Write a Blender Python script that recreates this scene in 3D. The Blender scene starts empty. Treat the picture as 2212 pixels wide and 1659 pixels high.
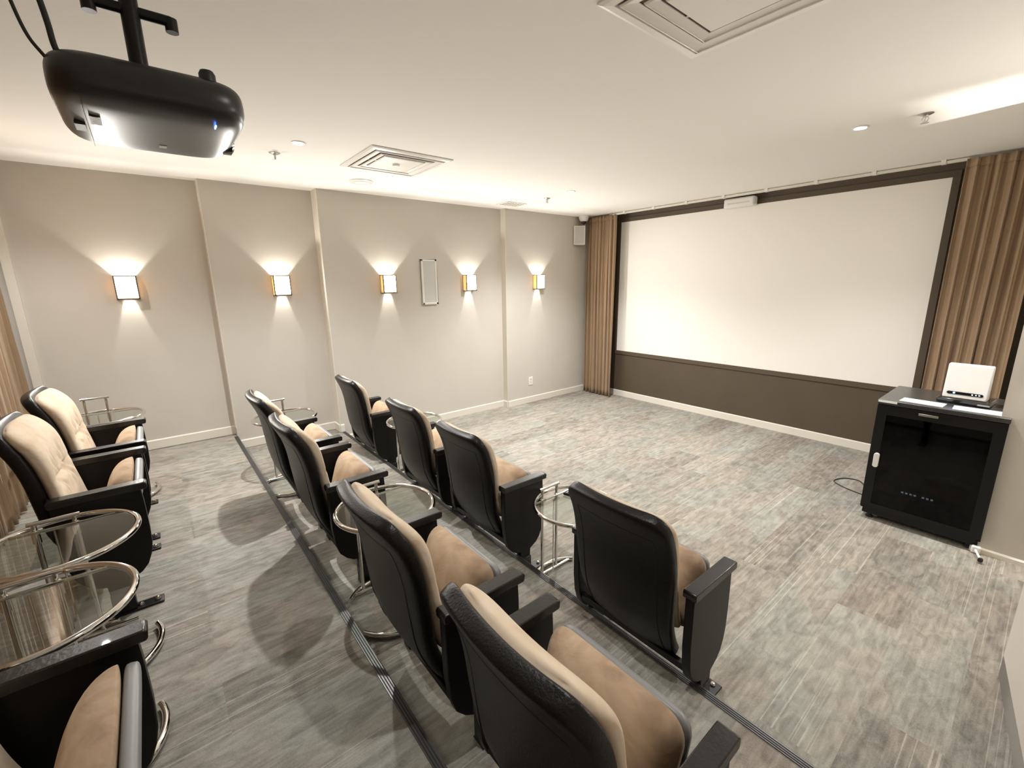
import bpy, math, random
from mathutils import Vector, Matrix
random.seed(7)
PI = math.pi
S = bpy.context.scene
COL = S.collection

# ------------------------------------------------------------------ camera
cam_d = bpy.data.cameras.new('camera')
cam_d.sensor_fit = 'HORIZONTAL'
cam_d.sensor_width = 36.0
cam_d.lens = 36.0 * 953.0 / 2212.0
cam_d.clip_start = 0.02
cam = bpy.data.objects.new('camera', cam_d)
cam.location = (0.0, 0.0, 1.701)
cam.rotation_euler = (math.radians(77.051), math.radians(0.789), math.radians(50.865))
COL.objects.link(cam)
S.camera = cam
# ------------------------------------------------------------------ world, exposure
w = bpy.data.worlds.new('world'); S.world = w; w.use_nodes = True
w.node_tree.nodes['Background'].inputs[0].default_value = (0.02, 0.02, 0.02, 1)
w.node_tree.nodes['Background'].inputs[1].default_value = 0.3
S.view_settings.view_transform = 'Standard'
S.view_settings.look = 'None'
S.view_settings.gamma = 1
S.view_settings.exposure = 1.48
S.view_settings.use_curve_mapping = False
try:
    S.cycles.max_bounces = 10; S.cycles.diffuse_bounces = 6; S.cycles.glossy_bounces = 4
    S.cycles.transparent_max_bounces = 12
    S.cycles.sample_clamp_indirect = 4.0
    S.cycles.use_denoising = True
    S.cycles.caustics_reflective = False; S.cycles.caustics_refractive = False
except Exception: pass
# ------------------------------------------------------------------ lamp settings
DOWN_W = 75.0       # each recessed ceiling lamp
FLOOD_W = 9.0
DOWN_FACTOR = [.85, 1.22, .74, .22, .34]       # the same lamp's wide spill
SCONCE_W = 4.6      # bulb in each wall sconce
H = 2.62            # ceiling height
Z1, Z2 = 0.13, 0.26 # platform heights
Y1, Y2 = 1.472, 0.491
DOWNLIGHTS = [(-3.36, .934), (-3.43, 3.60), (-0.985, 3.64), (-0.78, .80), (-4.05, -.62)]  # last entry is an added, unseen lamp that brightens the rear left wall

# ------------------------------------------------------------------ materials
MATS = {}
def mat(name, col, rough=0.5, metal=0.0, spec=0.5, noise=0.0, nscale=30, bump=0.0, bscale=200, sheen=0.0, coat=0.0, emit=None, estr=0.0, trans=0.0):
    m = bpy.data.materials.new(name); m.use_nodes = True
    nt = m.node_tree; b = nt.nodes['Principled BSDF']
    b.inputs['Base Color'].default_value = (*col, 1)
    b.inputs['Roughness'].default_value = rough
    b.inputs['Metallic'].default_value = metal
    b.inputs['Specular IOR Level'].default_value = spec
    b.inputs['Sheen Weight'].default_value = sheen
    b.inputs['Coat Weight'].default_value = coat
    b.inputs['Transmission Weight'].default_value = trans
    tc = nt.nodes.new('ShaderNodeTexCoord')
    if noise > 0:
        n = nt.nodes.new('ShaderNodeTexNoise'); n.inputs['Scale'].default_value = nscale; n.inputs['Detail'].default_value = 5
        nt.links.new(tc.outputs['Object'], n.inputs['Vector'])
        r = nt.nodes.new('ShaderNodeMapRange'); r.inputs[1].default_value = .3; r.inputs[2].default_value = .7
        r.inputs[3].default_value = 1 - noise; r.inputs[4].default_value = 1 + noise
        nt.links.new(n.outputs[0], r.inputs[0])
        mx = nt.nodes.new('ShaderNodeVectorMath'); mx.operation = 'SCALE'
        mx.inputs[0].default_value = col; nt.links.new(r.outputs[0], mx.inputs['Scale'])
        nt.links.new(mx.outputs[0], b.inputs['Base Color'])
    if bump > 0:
        n2 = nt.nodes.new('ShaderNodeTexNoise'); n2.inputs['Scale'].default_value = bscale; n2.inputs['Detail'].default_value = 3
        nt.links.new(tc.outputs['Object'], n2.inputs['Vector'])
        bp = nt.nodes.new('ShaderNodeBump'); bp.inputs['Strength'].default_value = bump; bp.inputs['Distance'].default_value = .002
        nt.links.new(n2.outputs[0], bp.inputs['Height']); nt.links.new(bp.outputs[0], b.inputs['Normal'])
    if emit:
        b.inputs['Emission Color'].default_value = (*emit, 1); b.inputs['Emission Strength'].default_value = estr
    MATS[name] = m
    return m

M_wall = mat('wall_paint', (.575, .54, .485), .8, bump=.15, bscale=350, noise=.02, nscale=3)
M_ceil = mat('ceiling_paint', (.87, .855, .82), .85, bump=.1, bscale=250)
M_trim = mat('white_trim', (.74, .70, .62), .45)
M_brown = mat('brown_wall_paint', (.085, .062, .038), .6, bump=.2, bscale=400, noise=.05, nscale=4)
M_screen = mat('screen_fabric', (.88, .85, .80), .75, bump=.05, bscale=600)
M_blackplastic = mat('black_vinyl', (.006, .005, .004), .42, bump=.35, bscale=260, noise=.15, nscale=10, coat=.12)
M_shell = mat('black_leather_shell', (.0055, .0045, .004), .36, bump=.5, bscale=190, noise=.15, nscale=12, spec=.28)
M_armrest = mat('black_stained_wood', (.009, .0075, .006), .30, bump=.3, bscale=90, noise=.2, nscale=25, coat=.15)
M_panel = mat('black_side_panel', (.006, .0052, .0045), .40, noise=.1, nscale=8, bump=.1, bscale=120, spec=.28)
M_pan = mat('grey_seat_pan', (.22, .22, .22), .40, noise=.05, nscale=10)
M_chrome = mat('chrome', (.80, .78, .75), .07, metal=1.0)
M_steel = mat('brushed_steel', (.55, .53, .50), .3, metal=1.0)
M_blackmetal = mat('black_metal', (.005, .005, .005), .38, metal=0.0, spec=.35)
M_blackgloss = mat('black_gloss', (.010, .010, .011), .12, coat=.3)
M_proj = mat('projector_shell', (.0045, .0042, .0038), .36, spec=.7, bump=.05, bscale=300)
M_white = mat('white_plastic', (.80, .79, .76), .35)
M_paper = mat('white_paper', (.86, .87, .88), .6)
M_grey = mat('grey_grille_cloth', (.60, .60, .57), .8, bump=.4, bscale=900)
M_alu = mat('aluminium_nosing', (.13, .125, .12), .38, metal=.5)
M_rubber = mat('black_rubber', (.02, .02, .02), .6)
M_vent = mat('vent_enamel', (.86, .84, .80), .28)
M_vdark = mat('duct_dark', (.20, .175, .13), .8)
M_blue = mat('blue_led', (.02, .05, .4), .3, emit=(.08, .2, 1), estr=6)
M_bluew = mat('white_led', (.6, .7, .9), .3, emit=(.7, .85, 1), estr=4)
M_lampglow = mat('lamp_glow', (1, .9, .75), .4, emit=(1, .955, .885), estr=85)
M_filament = mat('lamp_bulb', (1, .95, .85), .4, emit=(1, .93, .8), estr=14)
M_bulb = mat('halogen_lens', (1, .95, .85), .3, emit=(1, .92, .78), estr=60)
M_label = mat('dark_label', (.03, .03, .03), .5)
M_pale = mat('pale_print', (.62, .60, .55), .5)
M_frame = mat('bronze_frame', (.10, .08, .06), .4, metal=.3)

def glass_mat():
    m = bpy.data.materials.new('table_glass'); m.use_nodes = True
    nt = m.node_tree; b = nt.nodes['Principled BSDF']; out = nt.nodes['Material Output']
    nt.nodes.remove(b)
    tr = nt.nodes.new('ShaderNodeBsdfTransparent'); tr.inputs[0].default_value = (.80, .83, .80, 1)
    gl = nt.nodes.new('ShaderNodeBsdfGlossy'); gl.inputs['Roughness'].default_value = .01; gl.inputs[0].default_value = (1, 1, 1, 1)
    fr = nt.nodes.new('ShaderNodeFresnel'); fr.inputs[0].default_value = 2.0
    ge = nt.nodes.new('ShaderNodeNewGeometry'); sb = nt.nodes.new('ShaderNodeMath'); sb.operation = 'SUBTRACT'; sb.inputs[0].default_value = 1
    nt.links.new(ge.outputs['Backfacing'], sb.inputs[1]); mu = nt.nodes.new('ShaderNodeMath'); mu.operation = 'MULTIPLY'
    nt.links.new(fr.outputs[0], mu.inputs[0]); nt.links.new(sb.outputs[0], mu.inputs[1])
    mx = nt.nodes.new('ShaderNodeMixShader')
    nt.links.new(mu.outputs[0], mx.inputs[0]); nt.links.new(tr.outputs[0], mx.inputs[1]); nt.links.new(gl.outputs[0], mx.inputs[2])
    nt.links.new(mx.outputs[0], out.inputs[0])
    return m
M_glass = glass_mat()
def rackglass_mat():
    m = bpy.data.materials.new('smoked_glass'); m.use_nodes = True
    nt = m.node_tree; out = nt.nodes['Material Output']; nt.nodes.remove(nt.nodes['Principled BSDF'])
    tr = nt.nodes.new('ShaderNodeBsdfTransparent'); tr.inputs[0].default_value = (.10, .10, .10, 1)
    gl = nt.nodes.new('ShaderNodeBsdfGlossy'); gl.inputs['Roughness'].default_value = .03
    fr = nt.nodes.new('ShaderNodeFresnel'); fr.inputs[0].default_value = 1.35
    mx = nt.nodes.new('ShaderNodeMixShader')
    nt.links.new(fr.outputs[0], mx.inputs[0]); nt.links.new(tr.outputs[0], mx.inputs[1]); nt.links.new(gl.outputs[0], mx.inputs[2])
    nt.links.new(mx.outputs[0], out.inputs[0])
    return m
M_smoke = rackglass_mat()

def velvet(name, c1, c2, c3):
    m = bpy.data.materials.new(name); m.use_nodes = True
    nt = m.node_tree; b = nt.nodes['Principled BSDF']; N = nt.nodes.new; L = nt.links.new
    tc = N('ShaderNodeTexCoord')
    n = N('ShaderNodeTexNoise'); n.inputs['Scale'].default_value = 9; n.inputs['Detail'].default_value = 4; n.inputs['Distortion'].default_value = .6
    L(tc.outputs['Object'], n.inputs['Vector'])
    cr = N('ShaderNodeValToRGB'); e = cr.color_ramp.elements
    e[0].position = .32; e[0].color = (*c1, 1); e[1].position = .68; e[1].color = (*c3, 1)
    k = e.new(.5); k.color = (*c2, 1)
    L(n.outputs[0], cr.inputs[0]); L(cr.outputs[0], b.inputs['Base Color'])
    b.inputs['Roughness'].default_value = .9; b.inputs['Specular IOR Level'].default_value = .15
    b.inputs['Sheen Weight'].default_value = .5; b.inputs['Sheen Roughness'].default_value = .4
    b.inputs['Sheen Tint'].default_value = (*c3, 1)
    n2 = N('ShaderNodeTexNoise'); n2.inputs['Scale'].default_value = 16; n2.inputs['Detail'].default_value = 2; n2.inputs['Distortion'].default_value = 1.2
    L(tc.outputs['Object'], n2.inputs['Vector'])
    bp = N('ShaderNodeBump'); bp.inputs['Strength'].default_value = .25; bp.inputs['Distance'].default_value = .01
    L(n2.outputs[0], bp.inputs['Height']); L(bp.outputs[0], b.inputs['Normal'])
    return m
M_seat = velvet('tan_velvet', (.28, .195, .13), (.41, .295, .20), (.50, .385, .275))
M_back = velvet('cream_velvet', (.56, .44, .32), (.62, .51, .39), (.66, .56, .44))

def curtain_mat():
    m = bpy.data.materials.new('brown_curtain'); m.use_nodes = True
    nt = m.node_tree; b = nt.nodes['Principled BSDF']; N = nt.nodes.new; L = nt.links.new
    tc = N('ShaderNodeTexCoord'); mp = N('ShaderNodeMapping'); mp.inputs['Scale'].default_value = (60, 60, 1.5)
    L(tc.outputs['Object'], mp.inputs[0])
    n = N('ShaderNodeTexNoise'); n.inputs['Scale'].default_value = 3; n.inputs['Detail'].default_value = 4; L(mp.outputs[0], n.inputs['Vector'])
    cr = N('ShaderNodeValToRGB'); cr.color_ramp.elements[0].color = (.265, .172, .095, 1); cr.color_ramp.elements[1].color = (.335, .225, .13, 1)
    cr.color_ramp.elements[0].position = .3; cr.color_ramp.elements[1].position = .7
    L(n.outputs[0], cr.inputs[0]); L(cr.outputs[0], b.inputs['Base Color'])
    b.inputs['Roughness'].default_value = .7; b.inputs['Sheen Weight'].default_value = .3
    return m
M_curtain = curtain_mat()

def carpet_mat():
    m = bpy.data.materials.new('plank_carpet'); m.use_nodes = True
    nt = m.node_tree; b = nt.nodes['Principled BSDF']; N = nt.nodes.new; L = nt.links.new
    tc = N('ShaderNodeTexCoord')
    sx = N('ShaderNodeSeparateXYZ'); L(tc.outputs['Object'], sx.inputs[0])
    cb = N('ShaderNodeCombineXYZ'); L(sx.outputs[1], cb.inputs[0]); L(sx.outputs[0], cb.inputs[1])
    br = N('ShaderNodeTexBrick'); L(cb.outputs[0], br.inputs['Vector'])
    br.inputs['Scale'].default_value = 1; br.inputs['Brick Width'].default_value = 1.0; br.inputs['Row Height'].default_value = .25
    br.inputs['Mortar Size'].default_value = 0.0; br.offset = .37; br.offset_frequency = 2
    br.inputs['Color1'].default_value = (0, 0, 0, 1); br.inputs['Color2'].default_value = (1, 1, 1, 1); br.inputs['Bias'].default_value = 0
    # per plank offset for the noises
    def noise(scale, detail, sc, off=0.0, dist=0.0):
        mp = N('ShaderNodeMapping'); mp.inputs['Scale'].default_value = sc; L(tc.outputs['Object'], mp.inputs[0])
        ad = N('ShaderNodeVectorMath'); ad.operation = 'MULTIPLY_ADD'
        L(br.outputs[0], ad.inputs[0]); ad.inputs[1].default_value = (17 + off, 9 + off, 5); L(mp.outputs[0], ad.inputs[2])
        n = N('ShaderNodeTexNoise'); n.inputs['Scale'].default_value = scale; n.inputs['Detail'].default_value = detail
        n.inputs['Distortion'].default_value = dist
        L(ad.outputs[0], n.inputs['Vector']); return n.outputs[0]
    blot = noise(1, 7, (24, 10, 5), dist=.8)
    streak = noise(1, 5, (75, 5, 4), 3)
    fine = noise(1, 2, (220, 160, 160), 5)
    lines = noise(1, 0, (150, .35, 1), 9)
    def mr(v, a, b_, c, d):
        r = N('ShaderNodeMapRange'); L(v, r.inputs[0])
        for i, q in enumerate((a, b_, c, d)): r.inputs[i + 1].default_value = q
        return r.outputs[0]
    def ma(op, a, c):
        q = N('ShaderNodeMath'); q.operation = op
        for i, v in enumerate((a, c)):
            if isinstance(v, (int, float)): q.inputs[i].default_value = v
            else: L(v, q.inputs[i])
        return q.outputs[0]
    val = ma('ADD', mr(blot, .35, .65, -.20, .18), mr(streak, .3, .7, -.17, .16))
    val = ma('ADD', val, mr(fine, .3, .7, -.10, .10))
    val = ma('ADD', val, mr(br.outputs[0], 0, 1, -.15, .15))
    # pale pinstripes on some planks
    stripe = ma('MULTIPLY', mr(lines, .66, .70, 0, 1), mr(noise(1, 0, (4, .6, 1), 31), .45, .6, 0, 1))
    val = ma('ADD', val, ma('MULTIPLY', stripe, .42))
    # warm or greenish grey, plank by plank
    cm = N('ShaderNodeMix'); cm.data_type = 'RGBA'
    tone = ma('ADD', mr(noise(1, 3, (3, 2, 2), 40), .4, .6, 0, .7), mr(br.outputs[0], 0, 1, 0, .3))
    L(tone, cm.inputs[0])
    cm.inputs[6].default_value = (.30, .262, .222, 1); cm.inputs[7].default_value = (.272, .268, .235, 1)
    sc = N('ShaderNodeVectorMath'); sc.operation = 'SCALE'; L(cm.outputs[2], sc.inputs[0]); L(ma('ADD', val, 1.0), sc.inputs['Scale'])
    L(sc.outputs[0], b.inputs['Base Color'])
    b.inputs['Roughness'].default_value = .95; b.inputs['Specular IOR Level'].default_value = .1
    bp = N('ShaderNodeBump'); bp.inputs['Strength'].default_value = .5; bp.inputs['Distance'].default_value = .003
    L(fine, bp.inputs['Height']); L(bp.outputs[0], b.inputs['Normal'])
    return m
M_carpet = carpet_mat()

# ------------------------------------------------------------------ mesh builder
class MB:
    def __init__(s): s.v = []; s.f = []
    def add(s, vs, fs):
        o = len(s.v); s.v += [tuple(p) for p in vs]; s.f += [tuple(i + o for i in f) for f in fs]; return s
    def box(s, x0, x1, y0, y1, z0, z1):
        return s.add([(x0, y0, z0), (x1, y0, z0), (x1, y1, z0), (x0, y1, z0), (x0, y0, z1), (x1, y0, z1), (x1, y1, z1), (x0, y1, z1)],
                     [(0, 3, 2, 1), (4, 5, 6, 7), (0, 1, 5, 4), (1, 2, 6, 5), (2, 3, 7, 6), (3, 0, 4, 7)])
    def prism(s, poly, a, b, axis='x'):
        """extrude a 2D polygon between a and b along axis (poly in the other two axes, in order)"""
        def P(p, t):
            return {'x': (t, p[0], p[1]), 'y': (p[0], t, p[1]), 'z': (p[0], p[1], t)}[axis]
        n = len(poly)
        vs = [P(p, a) for p in poly] + [P(p, b) for p in poly]
        fs = [tuple(range(n)), tuple(range(2 * n - 1, n - 1, -1))] + [(i, i + n, (i + 1) % n + n, (i + 1) % n) for i in range(n)]
        return s.add(vs, fs)
    def tube(s, pts, r, n=12, closed=False, caps=True):
        pts = [Vector(p) for p in pts]; m = len(pts); vs = []; fs = []
        up = None
        for i, p in enumerate(pts):
            if closed: d = (pts[(i + 1) % m] - pts[i - 1]).normalized()
            else: d = (pts[min(i + 1, m - 1)] - pts[max(i - 1, 0)]).normalized()
            if up is None:
                up = Vector((0, 0, 1)) if abs(d.z) < .9 else Vector((1, 0, 0))
            a = d.cross(up).normalized(); up = a.cross(d).normalized()
            rr = r[i] if isinstance(r, (list, tuple)) else r
            for k in range(n):
                t = 2 * PI * k / n; vs.append(p + a * math.cos(t) * rr + up * math.sin(t) * rr)
        rng = m if closed else m - 1
        for i in range(rng):
            j = (i + 1) % m
            for k in range(n):
                l = (k + 1) % n; fs.append((i * n + k, j * n + k, j * n + l, i * n + l))
        if not closed and caps:
            fs.append(tuple(range(n))[::-1]); fs.append(tuple((m - 1) * n + k for k in range(n)))
        return s.add(vs, fs)
    def ring(s, c, R_, r, a0=0, a1=360, n=64, sides=12):
        c = Vector(c)
        if a1 - a0 >= 360:
            pts = [c + Vector((math.cos(2 * PI * i / n) * R_, math.sin(2 * PI * i / n) * R_, 0)) for i in range(n)]
            return s.tube(pts, r, sides, closed=True)
        pts = [c + Vector((math.cos(math.radians(a0 + (a1 - a0) * i / n)) * R_, math.sin(math.radians(a0 + (a1 - a0) * i / n)) * R_, 0)) for i in range(n + 1)]
        return s.tube(pts, r, sides)
    def lathe(s, prof, c=(0, 0, 0), n=32, flip=False):
        vs = []; fs = []
        for (r, z) in prof:
            for k in range(n):
                t = 2 * PI * k / n; vs.append((c[0] + r * math.cos(t), c[1] + r * math.sin(t), c[2] + z))
        m = len(prof)
        for i in range(m - 1):
            for k in range(n):
                l = (k + 1) % n; fs.append((i * n + k, i * n + l, (i + 1) * n + l, (i + 1) * n + k))
        fs.append(tuple(range(n))[::-1]); fs.append(tuple((m - 1) * n + k for k in range(n)))
        return s.add(vs, fs)
    def grid(s, fn, nu, nv, closed_u=False):
        vs = [fn(i / nu, j / nv) for i in range(nu + (0 if closed_u else 1)) for j in range(nv + 1)]
        fs = []
        for i in range(nu):
            a = i; b = (i + 1) % nu if closed_u else i + 1
            for j in range(nv): fs.append((a * (nv + 1) + j, b * (nv + 1) + j, b * (nv + 1) + j + 1, a * (nv + 1) + j + 1))
        return s.add(vs, fs)
    def xf(s, M_, start=0):
        s.v = s.v[:start] + [tuple(M_ @ Vector(p)) for p in s.v[start:]]; return s
    def obj(s, name, m, parent=None, bevel=0.0, smooth=35, loc=None, segs=2, recalc=True):
        me = bpy.data.meshes.new(name); me.from_pydata(s.v, [], s.f); me.update()
        if recalc:
            import bmesh
            bm = bmesh.new(); bm.from_mesh(me); bmesh.ops.remove_doubles(bm, verts=bm.verts, dist=1e-6)
            bmesh.ops.recalc_face_normals(bm, faces=bm.faces); bm.to_mesh(me); bm.free()
        me.materials.append(m)
        if smooth:
            me.shade_smooth(); me.set_sharp_from_angle(angle=math.radians(smooth))
        o = bpy.data.objects.new(name, me); COL.objects.link(o)
        if parent is not None: o.parent = parent
        if loc is not None: o.location = loc
        if bevel > 0:
            b = o.modifiers.new('bevel', 'BEVEL'); b.width = bevel; b.segments = segs; b.limit_method = 'ANGLE'; b.angle_limit = math.radians(35)
            b.harden_normals = False
        return o

def empty(name, loc=(0, 0, 0), rz=0.0):
    o = bpy.data.objects.new(name, None); o.empty_display_size = .1; o.location = loc; o.rotation_euler = (0, 0, rz)
    COL.objects.link(o); return o
def tag(o, label=None, cat=None, group=None, kind=None):
    if label: o['label'] = label
    if cat: o['category'] = cat
    if group: o['group'] = group
    if kind: o['kind'] = kind
    return o
def copy_tree(o, parent=None):
    c = o.copy(); COL.objects.link(c)
    if parent is not None: c.parent = parent
    for ch in list(KIDS.get(o.name, [])):
        copy_tree(ch, c)
    return c
KIDS = {}
def register(root):
    """remember the children of a prototype (children are fixed before copying)"""
    for o in COL.objects:
        if o.parent is not None: KIDS.setdefault(o.parent.name, []).append(o) if o not in KIDS.get(o.parent.name, []) else None
def lerp(a, b, t): return a + (b - a) * t
def spline(pts, t):
    n = len(pts) - 1; x = max(0, min(n - 1e-9, t * n)); i = int(x); u = x - i
    P = [pts[max(0, min(n, i + k))] for k in (-1, 0, 1, 2)]
    return tuple(.5 * ((2 * P[1][d]) + (-P[0][d] + P[2][d]) * u + (2 * P[0][d] - 5 * P[1][d] + 4 * P[2][d] - P[3][d]) * u * u + (-P[0][d] + 3 * P[1][d] - 3 * P[2][d] + P[3][d]) * u ** 3) for d in range(len(P[0])))

# ------------------------------------------------------------------ the room
def structure(name, mb, m, **k):
    o = mb.obj(name, m, **k); o['kind'] = 'structure'; return o
XL, XR, YB, YF = -5.04, 1.25, -0.95, 5.374
# floor in three levels, all one carpeted floor slab
f = MB().box(-5.3, 1.5, Y1 - .02, YF + .2, -.12, 0.0)
f2 = MB().box(-5.3, 1.5, Y2 - .02, Y1, -.12, Z1 - .004)
f3 = MB().box(-5.3, 1.5, YB - .2, Y2, -.12, Z2 - .004)
f.v += []; fl = MB(); fl.add(f.v, f.f); fl.add(f2.v, f2.f); fl.add(f3.v, f3.f)
structure('floor', fl, M_carpet, smooth=0, recalc=False)
structure('ceiling', MB().box(-5.3, 1.5, YB - .2, YF + .2, H, H + .12), M_ceil, smooth=0)
# left wall steps inwards towards the screen
secs = [(-5.04, YB, Y2), (-4.925, Y2, Y1 - .04), (-4.762, Y1 - .04, 3.70), (-4.670, 3.70, YF)]
wl = MB()
poly = [(-5.3, YB - .2)] 
for x, a, b in secs: poly += [(x, a if a != YB else YB - .2), (x, b)]
poly[-1] = (poly[-1][0], YF + .2); poly.append((-5.3, YF + .2))
wl.prism(poly[::-1], -.1, H + .02, 'z')
structure('wall_left', wl, M_wall, smooth=0)
structure('wall_screen', MB().box(-5.2, 1.5, YF, YF + .15, -.1, H + .02), M_brown, smooth=0)
structure('wall_back', MB().box(-5.3, 1.5, YB - .15, YB, -.1, H + .02), M_wall, smooth=0)
# right wall: angled near the camera, then an alcove, then a pier beside the rack
wr = MB().prism([(.090, 2.64), (1.5, 2.64), (1.5, -1.1), (.62, -1.1)], -.1, H + .02, 'z')
structure('wall_right', wr, M_wall, smooth=0)
structure('wall_alcove', MB().box(1.2, 1.35, 2.64, 3.9, -.1, H + .02), M_wall, smooth=0)
structure('wall_pier', MB().box(-.12, 1.5, 3.835, 5.5, -.1, H + .02), M_wall, smooth=0)

def baseboard(name, pts, z, side, h=.085, t=.014):
    """pts is the wall line on plan; side = direction the board faces"""
    mb = MB()
    for (a, b) in zip(pts[:-1], pts[1:]):
        a = Vector((*a, 0)); b = Vector((*b, 0)); d = (b - a).normalized(); n = Vector((-d.y, d.x, 0)) * side
        p = [a - d * 0, b + d * 0, b + n * t, a + n * t]
        mb.add([(q.x, q.y, z) for q in p] + [(q.x, q.y, z + h - .008) for q in p] + [(a.x, a.y, z + h), (b.x, b.y, z + h), (b + n * t * .45).to_tuple()[:2] + (z + h,), (a + n * t * .45).to_tuple()[:2] + (z + h,)],
               [(0, 1, 2, 3), (0, 4, 5, 1), (1, 5, 6, 2), (2, 6, 7, 3), (3, 7, 4, 0), (7, 6, 10, 11), (4, 7, 11, 8), (5, 9, 10, 6), (8, 11, 10, 9), (4, 8, 9, 5)])
    return structure(name, mb, M_trim, smooth=0)
baseboard('baseboard_left', [(-4.762, Y1 + .01), (-4.762, 3.70), (-4.670, 3.70), (-4.670, YF)], 0, -1)
baseboard('baseboard_left.001', [(-4.925, Y2 + .01), (-4.925, Y1 - .04), (-4.762, Y1 - .04), (-4.762, Y1 )], Z1, -1)
baseboard('baseboard_left.002', [(-5.04, YB), (-5.04, Y2)], Z2, -1)
baseboard('baseboard_screen', [(-4.67, YF), (-.12, YF)], 0, -1)
baseboard('baseboard_pier', [(-.12, 3.835), (1.2, 3.835)], 0, -1, h=.035)
baseboard('baseboard_right', [(.090, 2.64), (.090 + .53 * (2.64 - 1.49) / 3.74, 1.49)], 0, 1, h=.10, t=.03)
# sheets over the wall-step returns, their paler colour standing in for light
for i, (x, y, x2, z) in enumerate([(-5.04, Y2, -4.925, Z2), (-4.925, Y1 - .04, -4.762, Z1), (-4.762, 3.70, -4.67, 0)]):
    structure('trim_%d' % (i + 1), MB().box(x, x2 + .002, y - .004, y + .001, z + .085, H), M_trim, smooth=0)
# door casing strip by the rear curtain
structure('trim_4', MB().box(-5.045, -5.02, -.80, -.745, Z2, H), M_trim, smooth=0)

# stair nosings
def nosing(y, z, label):
    e = empty('stair_nosing', (0, 0, 0)); tag(e, label, 'stair nosing', 'metal nosings on the platform edges')
    x0 = -4.925 if z > .2 else -4.76
    x1 = .34 if z > .2 else .18
    p = [(y - .030, z - .004), (y - .030, z + .0005), (y, z + .001), (y + .004, z - .001), (y + .004, z - .02), (y, z - .02), (y, z - .004)]
    MB().prism(p, x0, x1, 'x').obj('nosing_profile', M_alu, e, smooth=0)
    r = MB()
    for k in range(3): r.box(x0, x1, y - .026 + k * .009, y - .022 + k * .009, z, z + .0025)
    r.obj('grip_ribs', M_rubber, e, smooth=0)
nosing(Y2, Z2, 'ribbed metal strip along the edge of the rear, highest platform')
nosing(Y1, Z1, 'ribbed metal strip along the edge of the lower, middle platform')

# ------------------------------------------------------------------ projection screen and its wall
sc = empty('projection_screen', (-2.436, YF, .69)); tag(sc, 'large blank white projection screen fixed on the dark brown wall', 'projection screen')
def rel(o, base): return Matrix.Translation(-Vector(base)) 
B = (-2.436, YF, .69)
MB().box(-4.12, -.752, YF - .012, YF - .009, .69, 2.505).xf(rel(0, B)).obj('screen_surface', M_screen, sc, smooth=0)
fr = MB()
for a in [(-4.175, -.70, 2.505, 2.56), (-4.175, -.70, .635, .69)]: fr.box(a[0], a[1], YF - .014, YF - .001, a[2], a[3])
for a in [(-4.175, -4.12), (-.752, -.70)]: fr.box(a[0], a[1], YF - .014, YF - .001, .69, 2.505)
fr.xf(rel(0, B)).obj('screen_frame', M_brown, sc, smooth=0, bevel=.003)
# white box above the screen
bx = empty('sensor_box', (-2.46, YF - .075, 2.535)); tag(bx, 'small white oblong box mounted above the middle of the screen', 'box')
MB().box(-.165, .165, -.045, .058, -.05, .05).obj('housing', M_white, bx, bevel=.018, segs=4)
MB().box(-.12, .12, -.0465, -.044, -.012, .0).obj('slot', M_pale, bx, smooth=0)
# curtain track
ct = empty('curtain_track', (-2.4, 5.20, H)); tag(ct, 'white curtain rail on the ceiling above the screen', 'curtain track')
MB().box(-1.80, 1.75, -.014, .014, -.030, -.008).obj('rail', M_trim, ct, smooth=0, bevel=.003)
for i in range(8):
    MB().box(-1.55 + i * .45 - .015, -1.55 + i * .45 + .015, -.02, .02, -.032, 0).obj('rail_clip', M_white, ct, smooth=0)

# ------------------------------------------------------------------ curtains
def curtain(name, x0, x1, y, z0, z1, amp, n, seed, label, mirror=False, axis='x', spread=.0, group=None):
    rnd = random.Random(seed)
    ph = [rnd.uniform(0, 2 * PI) for _ in range(8)]
    def fn(u, v):
        z = lerp(z0, z1, v)
        k = 1 + spread * (1 - v)
        uu = u + .012 * math.sin(5 * v + ph[0]) * math.sin(PI * u) + .01 * math.sin(2 * PI * u * 3 + ph[1]) * (1 - v)
        x = lerp(x0, x1, uu); 
        if mirror: x = x1 + (x - x1) * k
        else: x = x0 + (x - x0) * k
        a = amp * (.55 + .45 * math.sin(2 * PI * u * 2.3 + ph[2]) ** 2) * (.6 + .4 * (1 - v) ** .5 if v < .95 else .6)
        t = 2 * PI * n * u
        yy = a * (math.sin(t + .8 * math.sin(3 * v + ph[3])) * .8 + .35 * math.sin(2.3 * t + ph[4] + 1.5 * v) + .2 * math.sin(.6 * t + ph[5] + 4 * v))
        x += .3 * a * math.cos(t + ph[6])
        return (x, y + yy, z) if axis == 'x' else (y + yy, x, z)
    mb = MB().grid(fn, n * 16, 30)
    bx_, by_ = ((x0 + x1) / 2, y) if axis == 'x' else (y, (x0 + x1) / 2)
    mb.xf(Matrix.Translation((-bx_, -by_, -z0)))
    root = empty(name, (bx_, by_, z0)); tag(root, label, 'curtain', group)
    o = mb.obj('drape', M_curtain, root, smooth=60, recalc=False)
    so = o.modifiers.new('thickness', 'SOLIDIFY'); so.thickness = .004
    # stitched heading tape at the top
    h = MB().grid(lambda u, v: (fn(u, .975 + .025 * v)[0], fn(u, .975 + .025 * v)[1] - (.006 if axis == 'x' else 0), fn(u, .975 + .025 * v)[2]), n * 16, 2)
    h.xf(Matrix.Translation((-bx_, -by_, -z0)))
    ho = h.obj('heading_tape', M_curtain, root, smooth=60, recalc=False)
    so = ho.modifiers.new('thickness', 'SOLIDIFY'); so.thickness = .003
    return root
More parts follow.
